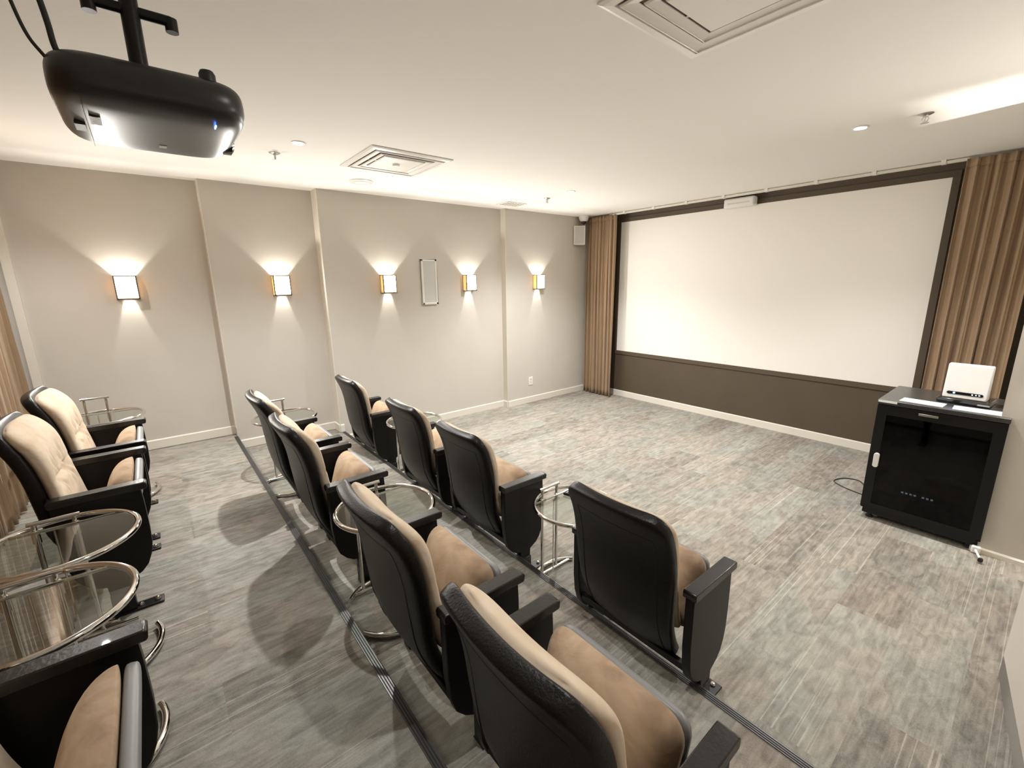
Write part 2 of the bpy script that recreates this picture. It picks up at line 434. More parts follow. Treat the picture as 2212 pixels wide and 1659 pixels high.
curtain('curtain', -4.60, -4.08, 5.19, .012, H - .02, .034, 8, 3, 'long brown curtain in the far left corner beside the screen', spread=.0, group='brown floor-length curtains')
curtain('curtain', -.66, -.20, 5.18, .012, H - .02, .030, 7, 11, 'long brown curtain on the right of the screen behind the black cabinet', spread=.0, group='brown floor-length curtains')
curtain('curtain', -5.0, -.2, -.87, Z2 + .012, H - .02, .035, 40, 5, 'brown curtain behind the rear row of seats at the left edge', group='brown floor-length curtains')

# ------------------------------------------------------------------ theatre seat
def pillow(spine, hw, rear, front, nu=26, nv=22, disp=None, en=5.0, em=8.0, rc=.07, rb=.03, curve=0.0):
    """closed cushion swept along a y-z spine; hw(s) half width; rear/front thickness about the spine"""
    def frame(s_):
        p = spline(spine, s_); q = spline(spine, min(1, s_ + .01)); r = spline(spine, max(0, s_ - .01))
        dy, dz = q[0] - r[0], q[1] - r[1]; l = math.hypot(dy, dz); dy /= l; dz /= l
        return p, (dz, -dy)       # normal pointing to +y side
    L_ = sum(math.hypot(spine[i + 1][0] - spine[i][0], spine[i + 1][1] - spine[i][1]) for i in range(len(spine) - 1))
    def width(s_):
        w_ = hw(s_); d = (1 - s_) * L_
        if d < rc: w_ = w_ - rc + math.sqrt(max(0, rc * rc - (rc - d) ** 2))
        d = s_ * L_
        if d < rb: w_ = w_ - rb + math.sqrt(max(0, rb * rb - (rb - d) ** 2))
        return max(w_, .01)
    def warp(k, n): # cluster samples at both ends
        x = k / n; return .5 - .5 * math.cos(PI * x)
    mb = MB(); vs = []
    for side in (0, 1):
        for i in range(nu + 1):
            s_ = warp(i, nu); p, nn = frame(s_); g = max(0, 1 - abs(2 * s_ - 1) ** em) ** (1 / en); W_ = width(s_)
            for j in range(nv + 1):
                t = -math.cos(PI * j / nv); h = max(0, 1 - abs(t) ** em) ** (1 / en)
                th = (front if side else -rear) * g * h
                if side and disp: th += disp(s_, t) * g * h
                c = curve * (t * t)
                vs.append((t * W_, p[0] + nn[0] * (th) + c, p[1] + nn[1] * th))
    n1 = (nu + 1) * (nv + 1); fs = []
    for i in range(nu):
        for j in range(nv):
            a = i * (nv + 1) + j
            fs.append((a, a + 1, a + nv + 2, a + nv + 1)); a += n1
            fs.append((a, a + nv + 1, a + nv + 2, a + 1))
    mb.add(vs, fs); return mb

def make_seat():
    root = empty('theatre_seat')
    HW = .236
    shell_sp = [(.052, .235), (.004, .31), (-.040, .42), (-.058, .55), (-.072, .68), (-.100, .79), (-.150, .895)]
    sh = pillow(shell_sp, lambda s_: .208 + .028 * min(1, s_ * 1.6), .020, .032, nu=34, nv=26, rc=.085, rb=.03, curve=.022, em=14, en=5)
    shell = sh.obj('back_shell', M_shell, root, smooth=60)
    # stitched seam panel on the shell's rear
    def seam(sx):
        pts = []
        for k in range(15):
            s_ = .12 + .74 * k / 14; p = spline(shell_sp, s_); q = spline(shell_sp, s_ + .01)
            dy, dz = q[0] - p[0], q[1] - p[1]; l = math.hypot(dy, dz)
            x = sx * .178; c = .022 * (x / HW) ** 2
            pts.append((x, p[0] + c - dz / l * .0195, p[1] + dy / l * .0195))
        return pts
    sb_ = MB()
    for sx in (-1, 1): sb_.tube(seam(sx), .0016, 6)
    sp_, sq_ = spline(shell_sp, .86), spline(shell_sp, .87)
    dy, dz = sq_[0] - sp_[0], sq_[1] - sp_[1]; l = math.hypot(dy, dz)
    sb_.tube([(x, sp_[0] + .022 * (x / HW) ** 2 - dz / l * .0195, sp_[1] + dy / l * .0195) for x in [-.178 + .356 * k / 16 for k in range(17)]], .0016, 6)
    sb_.obj('seam', M_shell, shell, smooth=60)
    # cushion of the backrest
    cu_sp = [(.045, .36), (.012, .46), (-.006, .57), (-.022, .68), (-.052, .79), (-.108, .882)]
    def tuft(s_, t):
        d = 0
        crease = .50 + .05 * (t * t)
        d -= .022 * math.exp(-((s_ - crease) / .024) ** 2) * (1 - abs(t) ** 3)
        for bx_ in (-.42, .42):
            r2 = ((t - bx_) / .11) ** 2 + ((s_ - .51) / .05) ** 2
            d -= .026 * math.exp(-r2)
            dx, dz = t - bx_, (s_ - .51) * 2.2; rr = math.hypot(dx, dz) + 1e-6; an = math.atan2(dz, dx)
            d += .0060 * math.sin(an * 9 + bx_ * 3) * math.exp(-((rr - .25) / .16) ** 2)
        d += .010 * math.exp(-((s_ - .78) / .15) ** 2) + .006 * math.exp(-((s_ - .25) / .15) ** 2)
        return d
    cushion = pillow(cu_sp, lambda s_: .216 + .008 * s_, .026, .034, nu=64, nv=56, rc=.08, rb=.03, curve=.020, disp=tuft, em=5, en=2.6).obj('back_cushion', M_back, root, smooth=80)
    # lifted seat: cushion and pan
    def wr(s_, t):
        return .0035 * math.sin(26 * (t + .25 * s_)) * math.exp(-((abs(t) - .88) / .12) ** 2) + .003 * math.sin(9 * t + 13 * s_) + .006 * math.sin(PI * s_) 
    seat_sp = [(.262, .330), (.265, .40), (.268, .47), (.268, .54), (.258, .598)]
    seat_sp = [(.165, .285), (.190, .36), (.215, .44), (.240, .52), (.252, .590)]
    seat_mb = pillow(seat_sp, lambda s_: .215 - .012 * (1 - s_), .085, .012, nu=30, nv=26, rc=.075, rb=.05, em=3.6, en=1.9)
    # the thick side of the cushion faces the backrest
    seat = seat_mb.obj('seat_cushion', M_seat, root, smooth=80)
    pan_sp = [(.190, .270), (.215, .35), (.240, .43), (.264, .51), (.275, .575)]
    pillow(pan_sp, lambda s_: .212, .014, .020, nu=18, nv=20, rc=.06, rb=.04, em=10, en=4).obj('seat_pan', M_pan, root, smooth=60)
    for sx in (-1, 1):
        x = sx * .2775
        prof = [(-.005, .572), (.285, .572), (.288, .50), (.289, .38), (.286, .30), (.276, .25), (.258, .205), (.232, .175), (.202, .158), (.186, .150), (.184, .11), (.183, .006), (.110, .006), (.109, .11), (.106, .150), (.085, .156), (.052, .178), (.022, .215), (.006, .27), (-.003, .36)]
        p = MB().prism(prof, x - .0175, x + .0175, 'x').obj('side_panel', M_panel, root, bevel=.004, smooth=30)
        MB().box(x - .0215, x + .0215, .1075, .1885, .004, .105).obj('post', M_blackmetal, p, bevel=.003)
        a = MB().prism([(-.01, .572), (-.012, .592), (-.006, .600), (.302, .600), (.309, .592), (.307, .572), (.302, .567), (-.006, .567)], x - .0265, x + .0265, 'x').obj('armrest', M_armrest, root, bevel=.004, smooth=30)
        fo = MB().box(x - .030, x + .030, .108, .285, 0.0, .007).obj('floor_plate', M_blackmetal, root, bevel=.002)
        for y in (.200, .262):
            MB().lathe([(.011, .007), (.011, .013), (.007, .019), (.001, .020)], (x, y, 0), 12).obj('bolt', M_chrome, fo)
        MB().lathe([(.022, 0), (.022, .006), (.016, .010), (.001, .011)], (0, 0, 0), 20).xf(Matrix.Translation((x - sx * .018, .195, .33)) @ Matrix.Rotation(-sx * PI / 2, 4, 'Y')).obj('pivot_cap', M_blackmetal, root)
    MB().tube([(-.262, .185, .30), (.262, .185, .30)], .011, 12).obj('pivot_rod', M_steel, root)
    MB().box(-.262, .262, .02, .045, .225, .255).obj('rear_crossbar', M_blackmetal, root, bevel=.003)
    return root

proto = make_seat()
register(proto)
Y0F, Y0M, Y0R = 1.37, .555, -.435
seats = [
 (-3.92, Y0F, 0, 'black-backed seat in the front row, nearest the sconce wall', 'seats of the front row'),
 (-2.80, Y0F, 0, 'black-backed seat in the front row, left one of the middle pair', 'seats of the front row'),
 (-2.065, Y0F, 0, 'black-backed seat in the front row, right one of the middle pair', 'seats of the front row'),
 (-.955, Y0F, 0, 'single black-backed seat at the right end of the front row', 'seats of the front row'),
 (-3.16, Y0M, Z1, 'black-backed seat on the middle platform, farthest left of its row', 'seats of the middle row'),
 (-2.435, Y0M, Z1, 'black-backed seat on the middle platform, second from the left wall', 'seats of the middle row'),
 (-1.315, Y0M, Z1, 'black-backed seat on the middle platform just right of the round glass table', 'seats of the middle row'),
 (-.59, Y0M, Z1, 'largest black-backed seat at the bottom of the photo, right end of the middle row', 'seats of the middle row'),
 (-3.445, Y0R, Z2, 'seat with cream tufted back in the rear row, nearest the left wall', 'seats of the rear row'),
 (-2.75, Y0R, Z2, 'seat with cream tufted back in the rear row, second from the left wall', 'seats of the rear row'),
 (-1.075, Y0R, Z2, 'rear row seat in the bottom left corner with its folded tan cushion', 'seats of the rear row'),
]
for i, (x, y, z, lab, grp) in enumerate(seats):
    o = proto if i == 0 else copy_tree(proto)
    o.location = (x, y, z); tag(o, lab, 'theatre seat', grp)

# ------------------------------------------------------------------ round chrome and glass side tables
def make_table(x, y, zf, ht, hh, gap, label, dx=0.0, R_=.235):
    e = empty('side_table', (x, y, zf)); tag(e, label, 'side table', 'round glass side tables')
    MB().ring((0, 0, ht), R_ - .011, .011, n=96, sides=16).obj('rim', M_chrome, e, smooth=60)
    xc = -.150
    g = []
    Rg = R_ - .020
    a = math.acos(xc / Rg)
    n = 72
    for k in range(n + 1):
        t = -a + 2 * a * k / n; g.append((Rg * math.cos(t), Rg * math.sin(t)))
    MB().prism(g, ht + .0005, ht + .0065, 'z').obj('glass_top', M_glass, e, smooth=0)
    hc = math.sqrt((R_ - .015) ** 2 - (xc - .004) ** 2)
    MB().tube([(xc - .006, -hc, ht - .004), (xc - .006, hc, ht - .004)], .006, 10).obj('crossbar', M_chrome, e)
    yc = -.03
    for s_ in (-1, 1):
        py = yc + s_ * .057
        MB().tube([(xc - .024, py, .012), (xc - .024, py, hh)], .0085, 14).obj('post', M_chrome, e)
        MB().lathe([(.0125, 0), (.0125, .05), (.0088, .054)], (xc - .024, py, ht - .055), 14).obj('collar', M_chrome, e)
    MB().tube([(xc - .024, yc - .075, hh), (xc - .024, yc + .075, hh)], .0085, 14).obj('handle', M_chrome, e)
    MB().tube([(xc + .01, yc, .02), (xc + .01, yc, ht - .01)], .0035, 8).obj('height_chain', M_chrome, e)
    a0, a1 = gap
    MB().ring((0, 0, .0135), R_ - .013, .0125, a0, a1, n=80, sides=14).obj('base_ring', M_chrome, e, smooth=60)
    hb = math.sqrt((R_ - .013) ** 2 - (xc - .02) ** 2)
    MB().tube([(xc - .02, -hb, .0135), (xc - .02, hb, .0135)], .0085, 12).obj('base_bar', M_chrome, e)
    return e
make_table(-1.515, 1.662, 0, .50, .555, (-225, 60), 'round glass table in the front row with remote controls lying on it')
make_table(-3.35, 1.62, 0, .56, .655, (-200, 110), 'round glass table in the front row, nearer the sconce wall')
make_table(-1.884, .735, Z1, .535, .59, (-60, 230), 'round glass table in the middle row between the two pairs of seats')
make_table(-3.705, .70, Z1, .57, .67, (-200, 110), 'round glass table at the left end of the middle row')
make_table(-3.995, -.36, Z2, .585, .69, (-200, 110), 'round glass table at the far left end of the rear row')
make_table(-2.185, -.385, Z2, .535, .56, (-200, 110), 'round glass table in the rear row, touching the seat with the cream back')
make_table(-1.695, -.385, Z2, .545, .57, (-200, 110), 'round glass table at the bottom left, nearest the viewer in the rear row')

# ------------------------------------------------------------------ remotes on the front table
def remote(x, y, rz, L_, label):
    e = empty('remote_control', (x, y, .5072), rz); tag(e, label, 'remote control', 'remote controls on the front table')
    MB().box(-L_ / 2, L_ / 2, -.022, .022, 0, .016).obj('case', M_blackgloss, e, bevel=.005, segs=3)
    n = 0
    for i in range(6):
        for j in range(3):
            xx = -L_ / 2 + .02 + i * (L_ - .04) / 5
            MB().lathe([(.0042, 0), (.0042, .002), (.003, .003)], (xx, -.012 + .012 * j, .016), 8).obj('button', M_pale, e)
remote(-1.56, 1.792, math.radians(8), .19, 'long black remote control lying along the far rim of the front glass table')
remote(-1.575, 1.722, math.radians(14), .13, 'short black remote control lying nearer the chrome posts of the front glass table')

# ------------------------------------------------------------------ sconces
def make_sconce():
    e = empty('wall_sconce')     # local: wall plane x=0, lamp faces +x
    W2, D, Hh = .073, .085, .195
    MB().box(0, .006, -W2, W2, 0, Hh).obj('back_plate', M_frame, e, bevel=.001)
    MB().box(.006, D - .010, -W2, -W2 + .004, .012, Hh - .006).obj('side_glass', M_sideglass, e, smooth=0)
    MB().box(.006, D - .010, W2 - .004, W2, .012, Hh - .006).obj('side_glass', M_sideglass, e, smooth=0)
    df = MB().box(D - .008, D - .003, -W2 + .006, W2 - .006, .016, Hh - .008).obj('diffuser', M_lampglow, e, smooth=0)
    df.data.materials.append(M_white)
    for pl in df.data.polygons:
        if pl.normal.x < .5: pl.material_index = 1
    f_ = MB()
    f_.box(D - .009, D + .003, -W2 - .003, -W2 + .007, 0, Hh); f_.box(D - .009, D + .003, W2 - .007, W2 + .003, 0, Hh)
    f_.box(D - .009, D + .003, -W2 - .003, W2 + .003, 0, .009); f_.box(D - .009, D + .003, -W2 - .003, W2 + .003, Hh - .006, Hh)
    f_.box(0, D, -W2 - .003, -W2 + .004, 0, .008); f_.box(0, D, W2 - .004, W2 + .003, 0, .008)
    f_.box(0, D, -W2 - .003, -W2 + .004, Hh - .005, Hh); f_.box(0, D, W2 - .004, W2 + .003, Hh - .005, Hh)
    f_.obj('frame', M_frame, e, smooth=0)
    bp = MB(); bp.box(.062, D - .008, -W2 + .004, W2 - .004, .004, .008)
    bp.box(.006, .062, -W2 + .004, -.034, .004, .008); bp.box(.006, .062, .034, W2 - .004, .004, .008)
    bp.obj('bottom_plate', M_frame, e, smooth=0)
    MB().lathe([(.001, .04), (.006, .045), (.008, .07), (.007, .09), (.004, .105), (.001, .108)], (.066, 0, 0), 14).obj('bulb', M_filament, e)
    return e
def side_glass():
    m = bpy.data.materials.new('amber_side_glass'); m.use_nodes = True
    nt = m.node_tree; out = nt.nodes['Material Output']; nt.nodes.remove(nt.nodes['Principled BSDF'])
    d = nt.nodes.new('ShaderNodeBsdfDiffuse'); d.inputs[0].default_value = (.8, .7, .5, 1)
    t = nt.nodes.new('ShaderNodeBsdfTranslucent'); t.inputs[0].default_value = (.55, .40, .22, 1)
    mx = nt.nodes.new('ShaderNodeMixShader'); mx.inputs[0].default_value = .5
    nt.links.new(d.outputs[0], mx.inputs[1]); nt.links.new(t.outputs[0], mx.inputs[2]); nt.links.new(mx.outputs[0], out.inputs[0])
    return m
M_sideglass = side_glass()
sp = make_sconce(); register(sp)
def sconce_lamp(parent, i, k=1.0):
    ld = bpy.data.lights.new('sconce_bulb', 'POINT'); ld.energy = SCONCE_W * k; ld.color = (1, .955, .87); ld.shadow_soft_size = .008
    lo = bpy.data.objects.new('sconce_bulb_light', ld); COL.objects.link(lo); lo.parent = parent; lo.location = (.040, 0, .118)
spots = [(-5.04, -.117, 'square wall sconce at the far left of the wall, before the first wall step'),
         (-4.925, 1.048, 'square wall sconce on the narrow second wall section'),
         (-4.762, 2.087, 'square wall sconce just left of the tall white wall speaker'),
         (-4.762, 3.160, 'square wall sconce just right of the tall white wall speaker'),
         (-4.670, 4.245, 'square wall sconce farthest away, nearest the screen corner')]
for i, (x, y, lab) in enumerate(spots):
    o = sp if i == 0 else copy_tree(sp)
    o.location = (x, y, 1.605); tag(o, lab, 'wall sconce', 'wall sconces')
    sconce_lamp(o, i)
# a sixth one on the pier wall, just outside the frame, lights the right side
o = copy_tree(sp); o.location = (.13, 3.835, 1.605); o.rotation_euler = (0, 0, -PI / 2)
tag(o, 'square wall sconce on the right pier, just beyond the edge of the photo', 'wall sconce', 'wall sconces'); sconce_lamp(o, 9, 4.5)

# ------------------------------------------------------------------ wall speaker, outlet, corner fixtures
def wall_speaker(loc, w_, h_, d_, label, rz=0, slim=False):
    e = empty('wall_speaker', loc, rz); tag(e, label, 'speaker')
    t = .022 if not slim else .012
    f_ = MB(); f_.box(0, d_, -w_ / 2, -w_ / 2 + t, 0, h_); f_.box(0, d_, w_ / 2 - t, w_ / 2, 0, h_); f_.box(0, d_, -w_ / 2, w_ / 2, 0, t); f_.box(0, d_, -w_ / 2, w_ / 2, h_ - t, h_)
    f_.obj('frame', M_white, e, smooth=0, bevel=.003)
    MB().box(0, d_ - .006, -w_ / 2 + t, w_ / 2 - t, t, h_ - t).obj('grille', M_grey, e, smooth=0)
    return e
wall_speaker((-4.762, 2.61, 1.462), .20, .515, .025, 'tall narrow white-framed speaker between two sconces on the left wall')
wall_speaker((-4.655, 5.06, 2.225), .16, .26, .09, 'small white speaker in the far corner beside the left curtain', math.radians(-38), True)
ou = empty('wall_outlet', (-4.67, 4.12, .255)); tag(ou, 'white electrical outlet low on the left wall below the last sconce', 'outlet')
MB().box(0, .007, -.038, .038, 0, .118).obj('cover_plate', M_white, ou, bevel=.003)
for z in (.03, .07):
    r_ = MB().box(.006, .009, -.017, .017, z - .004, z + .026).obj('receptacle', M_trim, ou, bevel=.001)
    s_ = MB(); s_.box(.0088, .0094, -.009, -.006, z + .008, z + .018); s_.box(.0088, .0094, .006, .009, z + .008, z + .018); s_.obj('slots', M_label, r_, smooth=0)
ca = empty('security_camera', (-4.56, 5.06, H)); tag(ca, 'white round security camera under the ceiling in the far left corner', 'camera')
MB().lathe([(.075, 0), (.075, -.012), (.062, -.055), (.045, -.075), (.001, -.078)], (0, 0, 0), 32).obj('housing', M_white, ca, smooth=40)
MB().lathe([(.040, -.070), (.038, -.088), (.026, -.108), (.010, -.117), (.001, -.118)], (0, 0, 0), 24).obj('dome', M_blackgloss, ca, smooth=60)

# ------------------------------------------------------------------ ceiling items
def vent(x0, x1, y0, y1, label):
    cx, cy = (x0 + x1) / 2, (y0 + y1) / 2; a, b = (x1 - x0) / 2, (y1 - y0) / 2
    e = empty('ceiling_vent', (cx, cy, H)); tag(e, label, 'ceiling vent', 'square ceiling vents')
    def loop(k, z): return [(-a * k, -b * k, z), (a * k, -b * k, z), (a * k, b * k, z), (-a * k, b * k, z)]
    def rings(lst):
        mb = MB()
        vs = []; fs = []
        for q in lst: vs += loop(*q)
        for i in range(len(lst) - 1):
            for k in range(4):
                l = (k + 1) % 4; fs.append((4 * i + k, 4 * i + l, 4 * i + 4 + l, 4 * i + 4 + k))
        return mb.add(vs, fs)
    def solid(o, t=.003):
        s_ = o.modifiers.new('thickness', 'SOLIDIFY'); s_.thickness = t; s_.offset = 0
    o = rings([(1.0, -.001), (1.0, -.006), (.955, -.011), (.875, -.014), (.87, -.014), (.87, -.001)]).obj('outer_frame', M_vent, e, smooth=0); 
    MB().box(-a * .86, a * .86, -b * .86, b * .86, -.004, -.001).obj('duct_opening', M_vdark, e, smooth=0)
    for k, (k0, k1) in enumerate(((.832, .69), (.650, .53))):
        o = rings([(k0, -.014), (k1, -.009)]).obj('louvre', M_vent, e, smooth=0); solid(o)
        o2 = rings([(k0, -.014), (k0 - .012, -.019)]).obj('louvre_lip', M_vent, o, smooth=0); solid(o2)
    vs = loop(.34, -.028) + loop(.12, -.006)
    MB().add(loop(.495, -.010) + loop(.48, -.016), [(0, 1, 5, 4), (1, 2, 6, 5), (2, 3, 7, 6), (3, 0, 4, 7), (4, 5, 6, 7), (0, 3, 2, 1)]).obj('centre_plate', M_vent, e, smooth=0)
    MB().lathe([(.03, -.014), (.026, -.030), (.001, -.031)], (0, 0, 0), 20).obj('knob', M_vent, e)
    st = MB(); st.box(-.006, .006, -b * .86, b * .86, -.009, -.005); st.box(-a * .86, a * .86, -.006, .006, -.009, -.005); st.obj('stay_bars', M_steel, e, smooth=0)
    return e
vent(-3.765, -3.115, 1.335, 1.975, 'square louvred air vent on the ceiling near the left wall')
vent(-1.165, -.52, 1.335, 1.945, 'square louvred air vent cut by the top edge of the photo')
sv = empty('ceiling_grille', (-4.36, 3.56, H)); tag(sv, 'small slotted white grille on the ceiling by the left wall', 'grille')
f_ = MB(); f_.box(-.11, .11, -.15, .15, -.008, -.0005); f_.obj('plate', M_vent, sv, bevel=.003)
s_ = MB()
for k in range(7): s_.box(-.09, .09, -.12 + k * .038, -.108 + k * .038, -.0095, -.007)
s_.obj('slots', M_vdark, sv, smooth=0)
cs = empty('ceiling_speaker', (-4.225, 1.682, H)); tag(cs, 'flat round white speaker flush in the ceiling above the second wall step', 'speaker')
MB().lathe([(.105, -.0005), (.105, -.006), (.098, -.010), (.082, -.009), (.001, -.009)], (0, 0, 0), 40).obj('rim', M_vent, cs)
MB().lathe([(.060, -.008), (.060, -.012), (.001, -.013)], (0, 0, 0), 32).obj('grille', M_ceil, cs)

def make_sprinkler():
    e = empty('fire_sprinkler')
    MB().lathe([(.036, 0), (.036, -.003), (.020, -.010), (.012, -.012), (.012, -.018), (.001, -.018)], (0, 0, 0), 24).obj('escutcheon', M_steel, e)
    a_ = MB()
    for s_ in (-1, 1): a_.tube([(s_ * .009, 0, -.017), (s_ * .015, 0, -.028), (s_ * .011, 0, -.040), (0, 0, -.047)], .0028, 8)
    a_.obj('yoke_arms', M_steel, e)
    MB().tube([(0, 0, -.018), (0, 0, -.044)], .003, 8).obj('heat_bulb', M_steel, e)
    MB().lathe([(.001, -.046), (.020, -.048), (.020, -.050), (.001, -.051)], (0, 0, 0), 20).obj('deflector', M_steel, e)
    return e
sk = make_sprinkler(); register(sk)
for i, (x, y, lab) in enumerate([(-3.702, .859, 'metal ceiling sprinkler left of the square vent, near the projector'), (-3.855, 3.663, 'metal ceiling sprinkler farthest away, near the screen corner'), (-.68, 3.656, 'metal ceiling sprinkler on the right, above the cabinet side')]):
    o = sk if i == 0 else copy_tree(sk); o.location = (x, y, H); tag(o, lab, 'sprinkler', 'ceiling sprinklers')

def make_down():
    e = empty('recessed_downlight')
    MB().lathe([(.045, -.0005), (.045, -.004), (.034, -.006), (.030, -.002), (.030, -.0008)], (0, 0, 0), 32).obj('trim_ring', M_white, e)
    MB().lathe([(.028, -.0012), (.026, -.004), (.014, -.007), (.001, -.008)], (0, 0, 0), 28).obj('lens', M_bulb, e)
    return e
dl = make_down(); register(dl)
labs = ['bright recessed downlight above the second sconce, near the projector', 'bright recessed downlight far off near the screen corner', 'bright recessed downlight on the right, above the screen end', 'recessed downlight overhead, beyond the top edge of the photo', 'recessed downlight over the rear left corner, beyond the left edge of the photo']
for i, (x, y) in enumerate(DOWNLIGHTS):
    o = dl if i == 0 else copy_tree(dl); o.location = (x, y, H); tag(o, labs[i], 'downlight', 'recessed downlights')
    for nm, en, ang, bl in (('downlight_beam', DOWN_W, 128, .9), ('downlight_spill', FLOOD_W, 178, 1.0)):
        ld = bpy.data.lights.new(nm, 'SPOT'); ld.energy = en * DOWN_FACTOR[i]; ld.color = (1, .995, .99); ld.spot_size = math.radians(ang); ld.spot_blend = bl; ld.shadow_soft_size = .022
        lo = bpy.data.objects.new(nm, ld); COL.objects.link(lo); lo.parent = o; lo.location = (0, 0, -.035)

# ------------------------------------------------------------------ projector on its pole
pj = empty('ceiling_projector', (-1.60, .088, 2.092)); tag(pj, 'black projector hanging from a pole under the ceiling at the top left', 'projector')
def body(u, v):
    # superellipsoid
    a = 2 * PI * u; b = -PI / 2 + PI * v
    def sg(x, e_): return math.copysign(abs(x) ** e_, x)
    ca_, sa_ = math.cos(a), math.sin(a); cb_, sb_ = math.cos(b), math.sin(b)
    x = .237 * sg(cb_, .36) * sg(ca_, .38); y = .188 * sg(cb_, .36) * sg(sa_, .32); z = .057 + .057 * sg(sb_, .55)
    if z > .055: x *= 1 - .10 * (z - .055) / .055
    x += 0
    return (x, y, z)
MB().grid(body, 72, 36, closed_u=True).obj('body', M_proj, pj, smooth=60)
# details on the underside and side
MB().box(-.19, .18, -.1355, -.1345, -.0004, .001).obj('panel_seam', M_label, pj, smooth=0)
lb = MB().box(.035, .105, -.128, -.108, -.0012, .001).obj('label', M_label, pj, smooth=0)
l2 = MB()
for k in range(6): l2.box(.039 + k * .011, .046 + k * .011, -.124, -.112, -.0018, -.001)
l2.obj('lettering', M_pale, lb, smooth=0)
MB().box(-.105, -.080, .005, .022, -.0012, .001).obj('logo', M_pale, pj, smooth=0)
MB().box(-.04, .02, -.160, -.140, -.0012, .006).obj('foot_recess', M_label, pj, smooth=0)
MB().lathe([(.05, 0), (.05, .02), (.042, .026), (.038, .010), (.001, .012)], (0, 0, 0), 32).xf(Matrix.Translation((-.10, .163, .055)) @ Matrix.Rotation(-PI / 2, 4, 'X')).obj('lens_ring', M_blackgloss, pj, smooth=40)
MB().lathe([(.018, .07), (.018, .116), (.014, .124), (.001, .124)], (.180, .110, 0), 20).obj('focus_dial', M_proj, pj)
MB().lathe([(.004, 0), (.003, .003), (.001, .004)], (0, 0, 0), 12).xf(Matrix.Translation((.226, .117, .030)) @ Matrix.Rotation(PI / 2 + .5, 4, 'Y')).obj('status_light', M_blue, pj)
MB().box(.165, .190, .111, .1135, -.0006, .003).obj('status_bar', M_blue, pj, smooth=0)
for (x, y) in ((-.10, -.08), (.09, -.08), (.09, .07), (-.10, .07)):
    MB().tube([(.06, 0, .125), (x, y, .105)], .008, 8).obj('mount_arm', M_blackmetal, pj)
MB().lathe([(.05, .112), (.05, .128), (.03, .140), (.001, .141)], (.06, -.015, 0), 24).obj('mount_hub', M_blackmetal, pj)
MB().tube([(.06, -.015, .13), (.06, -.015, H - 2.092)], .019, 20).obj('pole', M_blackmetal, pj)
MB().tube([(.06, -.09, .262), (.06, .065, .262)], .012, 12).obj('cross_arm', M_blackmetal, pj)
for y in (-.09, .065): MB().tube([(.06, y, .268), (.06, y, .238)], .014, 12).obj('arm_knob', M_blackmetal, pj)
MB().lathe([(.07, -.001), (.07, -.012), (.04, -.03), (.001, -.031)], (.06, -.015, H - 2.092), 32).obj('ceiling_flange', M_blackmetal, pj)
def cable(name, pts, r, label, m=M_rubber):
    P_ = [spline(pts, t / 40) for t in range(41)]
    b0 = Vector(P_[0]); o = MB().tube([Vector(p) - b0 for p in P_], r, 8).obj(name, m, None, smooth=60); o.location = b0
    tag(o, label, 'cable'); return o
cable('projector_cable', [(-1.44, -.060, 2.165), (-1.43, -.070, 2.20), (-1.43, -.073, 2.24), (-1.43, -.079, 2.29), (-1.43, -.095, 2.40), (-1.43, -.11, H)], .0055, 'thicker black cable rising from the projector to the ceiling')
cable('projector_cable', [(-1.44, -.070, 2.15), (-1.43, -.090, 2.178), (-1.43, -.108, 2.21), (-1.43, -.121, 2.266), (-1.43, -.135, 2.36), (-1.43, -.15, H)], .0035, 'thinner black cable looping left of the projector to the ceiling')

# ------------------------------------------------------------------ equipment cabinet
rk = empty('equipment_cabinet', (-.385, 3.80, 0)); tag(rk, 'black metal equipment cabinet with a smoked glass door beside the screen', 'cabinet')
RW, RD, RT = .305, .60, .885
c_ = MB(); c_.box(-RW, -RW + .02, .02, RD, .075, RT - .03); c_.box(RW - .02, RW, .02, RD, .075, RT - .03); c_.box(-RW, RW, RD - .015, RD, .075, RT - .03)
c_.box(-RW, RW, .02, RD, .075, .095); c_.box(-RW, RW, .02, RD, RT - .055, RT - .03)
c_.obj('body', M_blackmetal, rk, smooth=0)
MB().box(-RW - .004, RW + .004, -.004, RD, RT - .03, RT).obj('top_panel', mat('satin_black_top', (.05, .048, .046), .28, coat=.2), rk, bevel=.003)
tv = MB()
for k in range(44): tv.box(-RW + .06 + k * .0118, -RW + .066 + k * .0118, -.0055, -.003, RT - .024, RT - .006)
tv.obj('vent_slots', M_label, rk, smooth=0)
MB().box(-RW, -RW + .10, -.0056, -.0035, RT - .016, RT - .001).obj('edge_strip', M_paper, rk, smooth=0)
dr = MB(); dr.box(-RW, -RW + .055, 0, .018, .09, RT - .034); dr.box(RW - .055, RW, 0, .018, .09, RT - .034); dr.box(-RW + .055, RW - .055, 0, .018, .09, .13); dr.box(-RW + .055, RW - .055, 0, .018, RT - .10, RT - .034)
door = dr.obj('door', M_blackmetal, rk, smooth=0)
MB().box(-RW + .055, RW - .055, .006, .011, .13, RT - .10).obj('door_glass', M_smoke, door, smooth=0)
h_ = MB().lathe([(.015, 0), (.015, .012), (.012, .017), (.001, .018)], (0, 0, 0), 20)
h_ = MB(); pts = [( .016 * math.cos(a), .038 * (1 if math.sin(a) >= 0 else -1) * .0 + .016 * math.sin(a) + (.036 if math.sin(a) >= 0 else -.036)) for a in [2 * PI * k / 28 for k in range(28)]]
h_.prism(pts, -.018, 0, 'y').xf(Matrix.Translation((-RW + .045, 0, .455))).obj('handle', M_white, door, bevel=.003)
MB().box(-.09, .005, -.004, 0, RT - .069, RT - .054).obj('badge', M_steel, door, bevel=.001)
